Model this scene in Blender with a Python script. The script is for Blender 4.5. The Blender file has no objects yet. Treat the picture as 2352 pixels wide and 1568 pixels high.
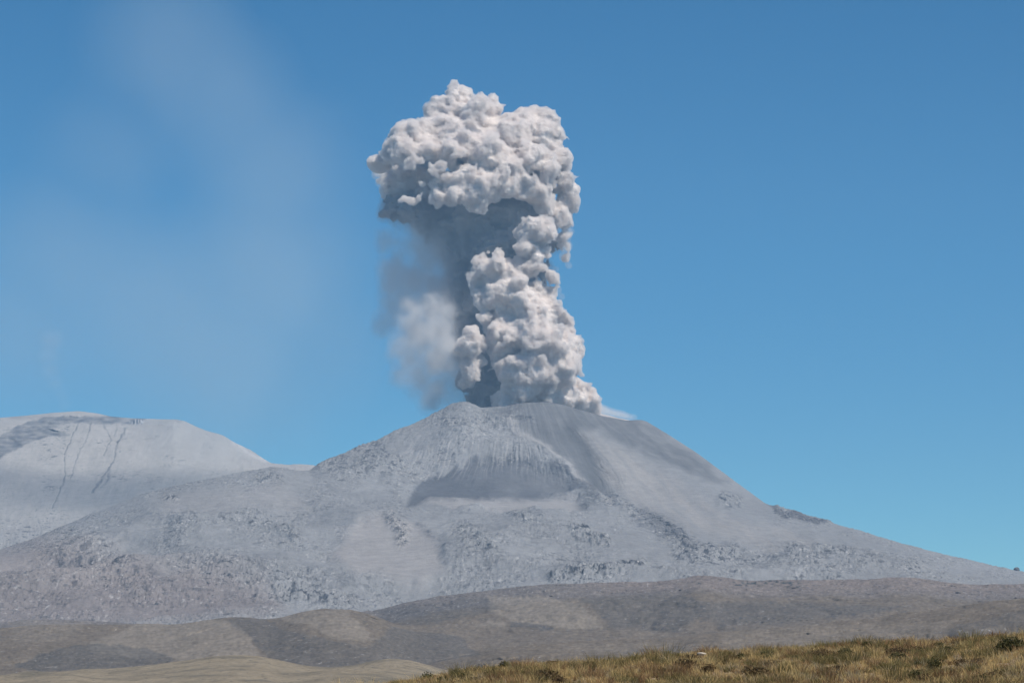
import bpy, math, random, sys, time
import numpy as np
import openvdb as vdb
T0 = time.time()
rng = np.random.default_rng(7)
random.seed(7)
scene = bpy.context.scene
col = scene.collection
R = math.radians

# ------------------------------------------------------------------ camera
F = 6533.0                       # focal length in units of a 2352-wide picture
PITCH = R(6.26)
cam_d = bpy.data.cameras.new('camera')
cam_d.lens = 100.0; cam_d.sensor_width = 36.0
cam_d.clip_start = 0.5; cam_d.clip_end = 80000
cam = bpy.data.objects.new('camera', cam_d); col.objects.link(cam)
cam.location = (0, 0, 0); cam.rotation_euler = (math.pi/2 + PITCH, 0, 0)
scene.camera = cam
cP, sP = math.cos(PITCH), math.sin(PITCH)

def ray(u, v):
    """picture position -> (x/y, z/y) of the sight line"""
    cx = (np.asarray(u, float) - 1176) / F; cy = (784 - np.asarray(v, float)) / F
    y = cP - sP*cy
    return cx / y, (sP + cP*cy) / y
def at(u, v, Y):
    a, e = ray(u, v)
    return (float(a)*Y, Y, float(e)*Y)
def to_uv(a, e):
    f = cP + sP*e
    return 1176 + F*a/f, 784 - F*(cP*e - sP)/f

# ------------------------------------------------------------------ noise
_r = np.random.default_rng(3)
PERM = _r.permutation(512).astype(np.int32); PERM = np.concatenate([PERM, PERM, PERM])
GA = _r.uniform(0, 2*np.pi, 512).astype(np.float32); GX, GY = np.cos(GA), np.sin(GA)
def perlin(x, y):
    xi = np.floor(x).astype(np.int32); yi = np.floor(y).astype(np.int32)
    fx = (x - xi).astype(np.float32); fy = (y - yi).astype(np.float32)
    xi &= 511; yi &= 511
    sx = fx*fx*fx*(fx*(fx*6-15)+10); sy = fy*fy*fy*(fy*(fy*6-15)+10)
    def g(i, j, dx, dy):
        h = PERM[PERM[(xi+i) & 511] + ((yi+j) & 511)]
        return GX[h]*dx + GY[h]*dy
    a = g(0,0,fx,fy); b = g(1,0,fx-1,fy); c = g(0,1,fx,fy-1); d = g(1,1,fx-1,fy-1)
    return ((a+(b-a)*sx)*(1-sy) + (c+(d-c)*sx)*sy)*1.5
def fbm(x, y, o=5, gain=.5, ridged=False, billow=False):
    s = 0; amp = 1; n = 0
    for k in range(o):
        p = perlin(x + 17.3*k, y - 9.1*k)
        if ridged: p = 1 - 2*np.abs(p)
        if billow: p = 2*np.abs(p) - .6
        s = s + amp*p; n += amp; amp *= gain
        x, y = 1.62*x - 1.2*y, 1.2*x + 1.62*y
    return s / n
V3 = _r.uniform(-1, 1, (64, 64, 64)).astype(np.float32)
def vn3(x, y, z):
    xi = np.floor(x).astype(np.int32); yi = np.floor(y).astype(np.int32); zi = np.floor(z).astype(np.int32)
    fx = x-xi; fy = y-yi; fz = z-zi
    fx = fx*fx*(3-2*fx); fy = fy*fy*(3-2*fy); fz = fz*fz*(3-2*fz)
    x0 = xi & 63; y0 = yi & 63; z0 = zi & 63; x1 = (x0+1) & 63; y1 = (y0+1) & 63; z1 = (z0+1) & 63
    a = V3[x0,y0,z0]*(1-fx)+V3[x1,y0,z0]*fx; b = V3[x0,y1,z0]*(1-fx)+V3[x1,y1,z0]*fx
    c = V3[x0,y0,z1]*(1-fx)+V3[x1,y0,z1]*fx; d = V3[x0,y1,z1]*(1-fx)+V3[x1,y1,z1]*fx
    return (a*(1-fy)+b*fy)*(1-fz) + (c*(1-fy)+d*fy)*fz
def fbm3(x, y, z, o=4, gain=.5, billow=False):
    s = 0; amp = 1; n = 0
    for k in range(o):
        p = vn3(x+7.7*k, y+3.1*k, z+5.3*k)
        if billow: p = 1 - 2*np.abs(p)
        s = s + amp*p; n += amp; amp *= gain
        x, y, z = 1.7*x+1.1*y, 1.7*y-1.1*x+.3*z, 2.03*z+.2*x
    return s/n
def sstep(a, b, x):
    t = np.clip((x-a)/(b-a), 0, 1); return t*t*(3-2*t)
def gauss1(a, s, axis):
    n = int(3*s)+1; k = np.exp(-.5*(np.arange(-n, n+1)/s)**2); k /= k.sum()
    a = np.moveaxis(a, axis, -1); p = np.concatenate([np.repeat(a[..., :1], n, -1), a, np.repeat(a[..., -1:], n, -1)], -1)
    out = sum(k[i]*p[..., i:i+a.shape[-1]] for i in range(2*n+1))
    return np.moveaxis(out, -1, axis)
def seg_dist(U, V, pts):
    """distance to a polyline and the fraction run along it"""
    best = np.full(U.shape, 1e9); par = np.zeros(U.shape); L = 0
    for (x0, y0), (x1, y1) in zip(pts[:-1], pts[1:]):
        dx, dy = x1-x0, y1-y0; l2 = dx*dx+dy*dy; l = math.sqrt(l2)
        t = np.clip(((U-x0)*dx + (V-y0)*dy)/l2, 0, 1)
        d = np.hypot(U-x0-t*dx, V-y0-t*dy); m = d < best
        best = np.where(m, d, best); par = np.where(m, L+t*l, par); L += l
    return best, par/L
def stroke(U, V, pts, w):
    d, _ = seg_dist(U, V, pts); return np.exp(-(d/w)**2)
def poly(U, V, pts, soft):
    d, _ = seg_dist(U, V, list(pts)+[pts[0]]); ins = np.zeros(U.shape, bool)
    n = len(pts)
    for i in range(n):
        x0, y0 = pts[i]; x1, y1 = pts[(i+1) % n]
        if y0 == y1: continue
        c = ((V < y0) != (V < y1)) & (U < (x1-x0)*(V-y0)/(y1-y0) + x0); ins ^= c
    return sstep(-soft, soft, np.where(ins, d, -d))

# ------------------------------------------------------------------ object helpers
def tag(o, label=None, cat=None, group=None, kind=None):
    if label: o['label'] = label
    if cat: o['category'] = cat
    if group: o['group'] = group
    if kind: o['kind'] = kind
    return o
def mesh_obj(name, verts, faces, mat, parent=None, alb=None, smooth=True, rock=None):
    verts = np.ascontiguousarray(verts, np.float32).reshape(-1, 3); faces = np.ascontiguousarray(faces, np.int32)
    nf, k = faces.shape
    me = bpy.data.meshes.new(name)
    me.vertices.add(len(verts)); me.vertices.foreach_set('co', verts.ravel())
    me.loops.add(nf*k); me.loops.foreach_set('vertex_index', faces.ravel())
    me.polygons.add(nf); me.polygons.foreach_set('loop_start', np.arange(0, nf*k, k, dtype=np.int32))
    me.polygons.foreach_set('use_smooth', np.full(nf, smooth, bool))
    me.update(calc_edges=True)
    if alb is not None:
        at_ = me.color_attributes.new('ash_tint', 'FLOAT_COLOR', 'POINT')
        c = np.ones((len(verts), 4), np.float32); c[:, :3] = np.asarray(alb, np.float32).reshape(-1, 3)
        c[:, 3] = 0 if rock is None else np.clip(rock, 0, 1).ravel()
        at_.data.foreach_set('color', c.ravel())
    me.materials.append(mat)
    o = bpy.data.objects.new(name, me); col.objects.link(o)
    if parent is not None: o.parent = parent
    return o
def grid_faces(nr, nc):
    i = np.arange((nr-1)*(nc-1)); r, c = i//(nc-1), i % (nc-1); a = r*nc+c
    return np.stack([a, a+1, a+nc+1, a+nc], 1)
def nmat(name):
    m = bpy.data.materials.new(name); m.use_nodes = True
    nt = m.node_tree; nt.nodes.clear(); return m, nt
def L(nt, a, b): nt.links.new(a, b)

def ground_mat(name, scale, contrast=.25, bump=.5, bdist=2.0, detail=8, speck=0.):
    """albedo attribute x procedural mottling, with procedural bump"""
    m, nt = nmat(name); N = nt.nodes
    out = N.new('ShaderNodeOutputMaterial'); b = N.new('ShaderNodeBsdfPrincipled')
    b.inputs['Roughness'].default_value = .95; b.inputs['Specular IOR Level'].default_value = .08
    at_ = N.new('ShaderNodeAttribute'); at_.attribute_name = 'ash_tint'
    tc = N.new('ShaderNodeTexCoord')
    n1 = N.new('ShaderNodeTexNoise'); n1.inputs['Scale'].default_value = 1/scale; n1.inputs['Detail'].default_value = detail; n1.inputs['Roughness'].default_value = .7
    L(nt, tc.outputs['Object'], n1.inputs['Vector'])
    mr = N.new('ShaderNodeMapRange'); mr.inputs['From Min'].default_value = .3; mr.inputs['From Max'].default_value = .7
    mr.inputs['To Min'].default_value = 1-contrast; mr.inputs['To Max'].default_value = 1+contrast
    L(nt, n1.outputs['Fac'], mr.inputs['Value'])
    mx = N.new('ShaderNodeVectorMath'); mx.operation = 'SCALE'
    L(nt, at_.outputs['Color'], mx.inputs[0]); L(nt, mr.outputs['Result'], mx.inputs['Scale'])
    if speck:                                            # separate dark blocks and pale ash-capped ones on rocky ground
        cur = mx.outputs[0]
        for sc, lo_, hi_, cc, k in ((1/speck, .60, .68, (.05,.055,.06,1), 1.), (.6/speck, .635, .70, (.42,.41,.40,1), .8), (.33/speck, .60, .66, (.07,.072,.078,1), .9)):
            ns = N.new('ShaderNodeTexNoise'); ns.inputs['Scale'].default_value = sc; ns.inputs['Detail'].default_value = 3; ns.inputs['Roughness'].default_value = .6; ns.inputs['Distortion'].default_value = .3
            L(nt, tc.outputs['Object'], ns.inputs['Vector'])
            m1 = N.new('ShaderNodeMapRange'); m1.inputs['From Min'].default_value = lo_; m1.inputs['From Max'].default_value = hi_; m1.inputs['To Max'].default_value = k; L(nt, ns.outputs['Fac'], m1.inputs['Value'])
            m2 = N.new('ShaderNodeMath'); m2.operation = 'MULTIPLY'; L(nt, m1.outputs['Result'], m2.inputs[0]); L(nt, at_.outputs['Alpha'], m2.inputs[1])
            mm = N.new('ShaderNodeMix'); mm.data_type = 'RGBA'; L(nt, m2.outputs[0], mm.inputs[0]); L(nt, cur, mm.inputs[6]); mm.inputs[7].default_value = cc; cur = mm.outputs[2]
        L(nt, cur, b.inputs['Base Color'])
    else:
        L(nt, mx.outputs[0], b.inputs['Base Color'])
    n2 = N.new('ShaderNodeTexNoise'); n2.inputs['Scale'].default_value = 2.2/scale; n2.inputs['Detail'].default_value = 6; n2.inputs['Roughness'].default_value = .65
    L(nt, tc.outputs['Object'], n2.inputs['Vector'])
    bp = N.new('ShaderNodeBump'); bp.inputs['Strength'].default_value = bump; bp.inputs['Distance'].default_value = bdist
    L(nt, n2.outputs['Fac'], bp.inputs['Height']); L(nt, bp.outputs['Normal'], b.inputs['Normal'])
    L(nt, b.outputs[0], out.inputs['Surface'])
    return m

# ------------------------------------------------------------------ lofted terrain
def loft(lines, u_rng, nc, seg_rows, smooth_u=3., smooth_t=5.):
    """lines: near to far, each (points [(u, v)...], distance or [(u, d)...]).  Returns arrays a, d, e (rows x columns)."""
    u = np.linspace(u_rng[0], u_rng[1], nc); A = (u-1176)/F/cP; ds, es = [], []
    for pts, dd in lines:
        pu = np.array([p[0] for p in pts], float); pv = np.array([p[1] for p in pts], float)
        pa, pe = ray(pu, pv)
        e = np.interp(A, pa, pe)
        if isinstance(dd, (int, float)): d = np.full(nc, float(dd))
        else: d = np.interp(u, [p[0] for p in dd], [p[1] for p in dd])
        e = gauss1(e[None], smooth_u, 1)[0]; d = gauss1(d[None], 12, 1)[0]
        ds.append(d); es.append(e)
    rows_t = np.concatenate([np.linspace(i, i+1, n, endpoint=False) for i, n in enumerate(seg_rows)] + [[len(seg_rows)]])
    i = np.minimum(rows_t.astype(int), len(lines)-2); t = (rows_t-i)[:, None]
    ds, es = np.array(ds), np.array(es)
    d = ds[i]*(1-t) + ds[i+1]*t; e = es[i]*(1-t) + es[i+1]*t
    if smooth_t:
        d = gauss1(d, smooth_t, 0); z = gauss1(e, smooth_t, 0); e = z
    return np.repeat(A[None], len(rows_t), 0), d, e
def span(us, *v): return list(zip(us, v))
def world_of(A, d, e): return A*d, d, e*d

GREY = np.array([.232, .234, .236])
def blend(a, c, m): return a*(1-m[..., None]) + np.array(c)*m[..., None]

# ================================================================== VOLCANO
def build_volcano():
    U0, U1, NC = -420, 2780, 2200
    us = [-420, 0, 100, 200, 330, 450, 560, 640, 720, 900, 1060, 1250, 1465, 1650, 1900, 2352, 2780]
    crest = [(-420,1330),(0,1262),(60,1243),(100,1228),(200,1184),(330,1133),(450,1104),(560,1083),(625,1071),(690,1080),(712,1079),(735,1064),(760,1052),(820,1028),(870,1008),(900,990),
             (960,966),(1000,947),(1035,926),(1060,919),(1078,921),(1105,934),(1130,932),(1160,931),(1200,923),(1250,920),(1290,926),(1340,941),(1390,954),(1440,963),(1466,961),(1482,963),
             (1530,992),(1600,1037),(1680,1097),(1760,1157),(1790,1166),(1850,1185),(1900,1197),(1980,1220),(2060,1246),(2150,1275),(2250,1298),(2352,1312),(2780,1350)]
    dcr = [(-420,7600),(0,7700),(500,7900),(680,8100),(800,8500),(1000,8850),(1500,8950),(1750,8600),(2000,8200),(2400,7900),(2780,7800)]
    off = lambda k: [(a, b+k) for a, b in dcr]
    crd = dict(us=[p[0] for p in crest], vs=[p[1] for p in crest])
    back = [(u, v+14) for u, v in crest if u < 1290] + [(1290,932),(1330,931),(1370,936),(1420,949),(1462,958),(1490,980)] + [(u, v+14) for u, v in crest if u >= 1530]
    lines = [
        ([(-420,2000),(2780,2000)], 4700.),
        ([(-420,1490),(700,1475),(1300,1430),(2352,1430),(2780,1440)], 5500.),
        (span(us, 1370,1345,1345,1340,1335,1335,1330,1328,1325,1330,1318,1310,1300,1300,1310,1345,1370), 6000.),
        (span(us, 1345,1285,1275,1262,1245,1236,1232,1230,1228,1226,1215,1215,1225,1245,1265,1331,1358), 6650.),
        (span(us, 1338,1270,1245,1225,1205,1196,1193,1192,1188,1172,1158,1158,1190,1205,1240,1324,1354), [(-420,7000),(900,7150),(1100,7500),(1350,7500),(1600,7150),(2780,7000)]),
        (span(us, 1334,1266,1236,1205,1165,1150,1140,1130,1132,1140,1130,1135,1150,1165,1220,1319,1352), [(-420,7300),(640,7450),(900,7800),(1250,8000),(1500,7900),(1900,7500),(2780,7200)]),
        (span(us, 1332,1264,1231,1190,1142,1116,1098,1087,1097,1062,1032,1025,1062,1118,1208,1316,1351), [(-420,7480),(640,7700),(900,8200),(1250,8450),(1500,8400),(1900,7850),(2780,7500)]),
        (crest, dcr),
        ([(u, v+45) for u, v in crest], off(180)),
        (back, off(480)),
        ([(u, v+330) for u, v in crest], off(1700)),
    ]
    A, d, e = loft(lines, (U0, U1), NC, [30, 110, 120, 110, 80, 80, 90, 110, 40, 50, 10], 3., 5.)
    U, V = to_uv(A, e)
    X, Y = A*d, d
    tt = np.arange(A.shape[0])[:, None]*np.ones_like(U)
    cut = 30+110+120+110+80+80+90+110                      # row index of the crest
    face = sstep(0, 30, cut-tt)                       # 1 on the visible face
    vc = np.interp(U[0], crd['us'], crd['vs'])[None]*np.ones_like(U)
    below = V - vc                                    # picture distance under the crest
    # warp for natural edges
    wu = U + 14*fbm(U/60, V/60, 2) + 5*fbm(X/26, Y/60, 3); wv = V + 12*fbm(U/60+31, V/60+7, 2) + 4*fbm(X/26+5, Y/60+3, 3)
    # --- zones
    right_smooth = poly(wu, wv, [(1085,938),(1165,955),(1215,1000),(1330,1090),(1390,1150),(1480,1200),(1600,1255),(1760,1290),(1850,1260),(1960,1262),(1800,1172),(1700,1100),(1480,950),(1250,910),(1150,925)], 9)
    headwall = poly(wu, wv, [(930,1165),(960,1120),(1010,1090),(1120,1065),(1250,1080),(1300,1110),(1310,1140),(1180,1152),(1050,1148),(985,1150)], 12)
    fan1 = poly(wu, wv, [(810,1200),(900,1190),(1000,1220),(1020,1300),(960,1325),(820,1315),(760,1270)], 16)
    fan2 = poly(wu, wv, [(360,1140),(640,1115),(700,1150),(720,1180),(560,1180),(380,1190)], 18)
    bench = poly(wu, wv, [(960,1155),(1020,1146),(1200,1150),(1330,1150),(1350,1175),(1200,1180),(1050,1172)], 8)
    botr = poly(wu, wv, [(1450,1200),(1560,1250),(1760,1300),(1760,1320),(1400,1300),(1330,1240)], 20)
    smooth_zone = np.clip(np.maximum.reduce([right_smooth*(1-.75*sstep(1700, 1850, U)), .9*headwall, .93*fan1, .7*fan2, bench, .6*botr]), 0, 1)
    # lava rock outcrops
    crop = np.maximum.reduce([
        stroke(wu, wv, [(1385,1150),(1480,1190),(1545,1220),(1600,1262),(1640,1270)], 18),
        stroke(wu, wv, [(1560,1265),(1620,1275),(1680,1268)], 20), stroke(wu, wv, [(1660,1140),(1690,1155)], 14),
        stroke(wu, wv, [(1170,1188),(1210,1200)], 8)*1.1, poly(wu, wv, [(1290,1210),(1350,1215),(1410,1245),(1400,1255),(1330,1242)], 6)*1.2,
        stroke(wu, wv, [(1270,1330),(1330,1322),(1400,1325),(1440,1305),(1470,1300)], 14)*1.3,
        stroke(wu, wv, [(900,1200),(925,1215),(920,1240)], 13), stroke(wu, wv, [(1060,1225),(1100,1250),(1130,1290)], 18)*.7,
        stroke(wu, wv, [(640,1345),(690,1360),(760,1370),(800,1380)], 24), stroke(wu, wv, [(380,1150),(395,1150)], 12)*.9, stroke(wu, wv, [(600,1098),(640,1102)], 10)*.8,
        stroke(wu, wv, [(830,1030),(870,1050),(900,1080)], 30)*.8, stroke(wu, wv, [(740,1065),(800,1080),(930,1085)], 24)*.7,
        stroke(wu, wv, [(1200,960),(1230,964)], 7), stroke(wu, wv, [(1000,960),(1100,985),(1180,960)], 26)*.55,
        stroke(wu, wv, [(400,1215),(560,1190),(640,1215),(680,1240)], 12)*.55, stroke(wu, wv, [(1790,1172),(1850,1190),(1900,1205)], 12)*.9,
        stroke(wu, wv, [(1700,1290),(1900,1285),(2100,1300)], 26)*.5, stroke(wu, wv, [(1850,1280),(1880,1300)], 14)*.9,
        stroke(wu, wv, [(430,1290),(520,1320),(700,1340)], 40)*.35, stroke(wu, wv, [(150,1250),(250,1290),(330,1350)], 45)*.6])
    rough_big = sstep(-.12, .30, fbm(wu/130+3, wv/42, 4) + .10 + .2*sstep(1240, 1320, V)*sstep(900, 300, U))
    rocky = np.clip((.10 + .95*rough_big)*(1-smooth_zone) + crop, 0, 1.5)
    # --- relief along the sight line (metres, + = further away): gullies, ridges, hummocks
    rel = np.zeros_like(U)
    # scar bowl under the summit
    rel += 42*poly(wu, wv, [(925,1172),(955,1110),(1010,1080),(1120,1058),(1260,1075),(1315,1120),(1300,1150),(1100,1152),(985,1156)], 40)*sstep(1175, 1125, V)
    # ridge running down right of the summit
    dr, tr = seg_dist(U, V, [(1065,920),(1130,950),(1190,995),(1290,1065),(1350,1130),(1400,1190)])
    side = U - np.interp(V, [920,950,995,1065,1130,1190,1300], [1065,1130,1190,1290,1350,1400,1470])
    rel -= 55*np.exp(-np.abs(dr)/38.)*face
    # hollow and spur on the right flank
    rel += 46*stroke(U, V, [(1300,990),(1345,1050),(1375,1110),(1400,1170),(1500,1215),(1560,1250)], 24)
    rel -= 40*stroke(U, V, [(1320,975),(1390,1040),(1440,1110),(1560,1200)], 26)
    rel += 24*stroke(U, V, [(1480,1120),(1620,1200),(1800,1265)], 26)
    rel -= 30*stroke(U, V, [(1700,1100),(1830,1210),(1960,1270)], 20)
    rel += 25*stroke(U, V, [(1650,1110),(1760,1210),(1860,1265)], 16)
    # front lobes of lava: each has a steep snout and a flat top
    for pts, w, a in [([(330,1225),(520,1192),(640,1196),(730,1235)], 20, 60), ([(740,1215),(830,1180),(930,1190),(1010,1215),(1070,1250)], 24, 60),
                      ([(0,1262),(140,1255),(330,1300),(480,1330)], 22, 55), ([(560,1300),(700,1290),(850,1325),(980,1330)], 20, 45),
                      ([(980,1262),(1150,1240),(1330,1265),(1500,1300)], 20, 45), ([(0,1345),(170,1330),(240,1350)], 16, 40),
                      ([(1560,1262),(1700,1262),(1850,1272),(2000,1290),(2200,1310)], 14, 40), ([(700,1085),(800,1115),(900,1150),(1000,1200)], 26, 45),
                      ([(760,1052),(850,1060),(900,1010)], 26, 45), ([(1330,1215),(1440,1245),(1560,1290)], 18, 35)]:
        sd_, st_ = seg_dist(wu, wv, pts); rel -= a*np.exp(-(sd_/w)**2)*sstep(0, .25, st_)*sstep(1, .75, st_)
    h = (24*fbm(X/330, Y/420, 5) + 30*(fbm(X/620+5, Y/560, 3, .45, ridged=True)-.3))*(1-.8*smooth_zone)*sstep(0, 70, below)
    # erosion streaks that run down slope (fan from the summit)
    ang = np.arctan2(U-1180, np.maximum(V-780, 20)); rad = np.hypot(U-1180, V-780)
    ang = ang + .035*fbm(U/70, V/70, 3); gm = sstep(-.3, .5, fbm(U/90+50, V/60, 3))
    st = fbm(ang*17, rad/120, 5, .6, ridged=True)
    rel += (13*st*gm*face*sstep(15, 60, below)*(right_smooth + .3*headwall))
    hw = poly(wu, wv, [(900,1100),(930,1000),(1060,950),(1180,960),(1300,1060),(1330,1110),(1150,1080),(1000,1090)], 25)
    rel += 15*gm*fbm(ang*26, rad/90, 4, .6, ridged=True)*hw + 12*fbm(U/30, V/22, 4)*hw
    # left lower apron: gullies
    # rocks: billowy, at several sizes
    b1 = fbm(X/42, Y/55, 4, .55, billow=True); b2 = fbm(X/15+9, Y/26, 3, .6, ridged=True)
    b3 = fbm(X/8+9, Y/15, 3, .6, billow=True); rk = rocky*(3.2*b1 + 2.0*b2 + 1.2*b3)*(1+.25*sstep(6900, 6000, d)) + crop*(4.5*sstep(-.1, .6, fbm(X/30+8, Y/45, 4, .6, ridged=True)) + 2.4*b2 + 1.2*b3)
    D2 = d + rel*face
    e2 = e*(d/D2)**0
    X2, Y2, Z2 = A*D2, D2, e2*D2
    Z2 = Z2 + (h + rk)*face
    Z2 = Z2 + (1-smooth_zone*.9)*face*1.8*fbm(X/14, Y/22, 4) + 2.2*fbm(X/13+9, Y/30, 4)*(1-.85*right_smooth)*sstep(30, 0, below)
    # --- albedo (the ash and rock themselves)
    alb = np.ones(U.shape+(3,))*GREY
    tone = 1 + .17*fbm(U/160+4, V/60, 4) + .08*fbm(U/30, V/20+9, 4)
    warm = poly(wu, wv, [(-420,1250),(120,1240),(350,1290),(600,1330),(640,1420),(-420,1500)], 50)
    alb = blend(alb, [.24,.215,.205], warm*.9)
    dark = poly(wu, wv, [(-420,1355),(120,1350),(330,1320),(520,1345),(640,1400),(600,1440),(-420,1440)], 25)
    alb = blend(alb, [.17,.15,.145], dark*.55)
    alb = blend(alb, [.30,.285,.275], np.clip(fan1+.5*fan2+.9*bench, 0, 1)*.8)
    stk = fbm(ang*30, rad/160, 5, .6)
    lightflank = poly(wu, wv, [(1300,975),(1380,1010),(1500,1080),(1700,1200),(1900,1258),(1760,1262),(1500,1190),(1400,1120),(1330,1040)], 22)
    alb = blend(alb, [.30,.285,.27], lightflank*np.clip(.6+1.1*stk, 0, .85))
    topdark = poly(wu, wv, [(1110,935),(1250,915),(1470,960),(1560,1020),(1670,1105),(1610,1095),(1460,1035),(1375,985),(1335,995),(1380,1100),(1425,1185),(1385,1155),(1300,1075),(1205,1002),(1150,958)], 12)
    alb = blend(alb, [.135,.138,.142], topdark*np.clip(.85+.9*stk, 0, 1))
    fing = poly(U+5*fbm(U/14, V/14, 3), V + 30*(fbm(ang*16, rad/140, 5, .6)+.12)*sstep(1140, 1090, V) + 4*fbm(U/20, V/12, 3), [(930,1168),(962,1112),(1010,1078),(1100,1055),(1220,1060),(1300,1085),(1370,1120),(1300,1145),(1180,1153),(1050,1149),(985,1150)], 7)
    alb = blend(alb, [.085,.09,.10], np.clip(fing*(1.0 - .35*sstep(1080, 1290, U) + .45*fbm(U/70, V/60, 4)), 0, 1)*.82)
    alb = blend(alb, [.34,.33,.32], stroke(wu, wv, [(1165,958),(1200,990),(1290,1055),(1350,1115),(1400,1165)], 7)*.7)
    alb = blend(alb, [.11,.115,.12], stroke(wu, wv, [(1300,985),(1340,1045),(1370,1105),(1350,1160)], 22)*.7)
    alb = blend(alb, [.15,.152,.158], stroke(wu, wv, [(1480,1190),(1550,1225),(1590,1262)], 15)*.75)
    alb = blend(alb, [.12,.12,.125], poly(wu, wv, [(1752,1158),(1850,1186),(1905,1202),(1870,1205),(1800,1190)], 5)*.95)
    hwl = hw*sstep(-.05, .45, fbm(ang*70, rad/150, 4))
    alb = blend(alb, [.33,.32,.31], hwl*.5)
    alb = blend(alb, [.46,.43,.41], sstep(cut+8, cut+30, tt)*sstep(1270, 1330, U)*sstep(1500, 1475, U))
    spk = fbm(X/13+40, Y/34, 4, .6); alb = blend(alb, [.085,.09,.10], np.clip(rocky, 0, 1)*sstep(.30, .46, spk)*.75*face)
    alb = blend(alb, [.05,.055,.065], np.clip(crop, 0, 1)*sstep(.08, .28, fbm(X/22+4, Y/60+40, 4))*.9*face)
    alb = blend(alb, [.42,.41,.40], np.clip(rocky, 0, 1)*sstep(.30, .5, fbm(X/11+11, Y/26+90, 3))*.55*face)
    alb = alb*tone[..., None]
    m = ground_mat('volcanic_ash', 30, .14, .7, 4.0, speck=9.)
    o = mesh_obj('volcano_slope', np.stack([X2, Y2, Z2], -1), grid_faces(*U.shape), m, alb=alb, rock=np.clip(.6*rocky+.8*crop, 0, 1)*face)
    tag(o, 'grey ash covered volcano cone with lava hummocks and open crater', kind='structure')

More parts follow.
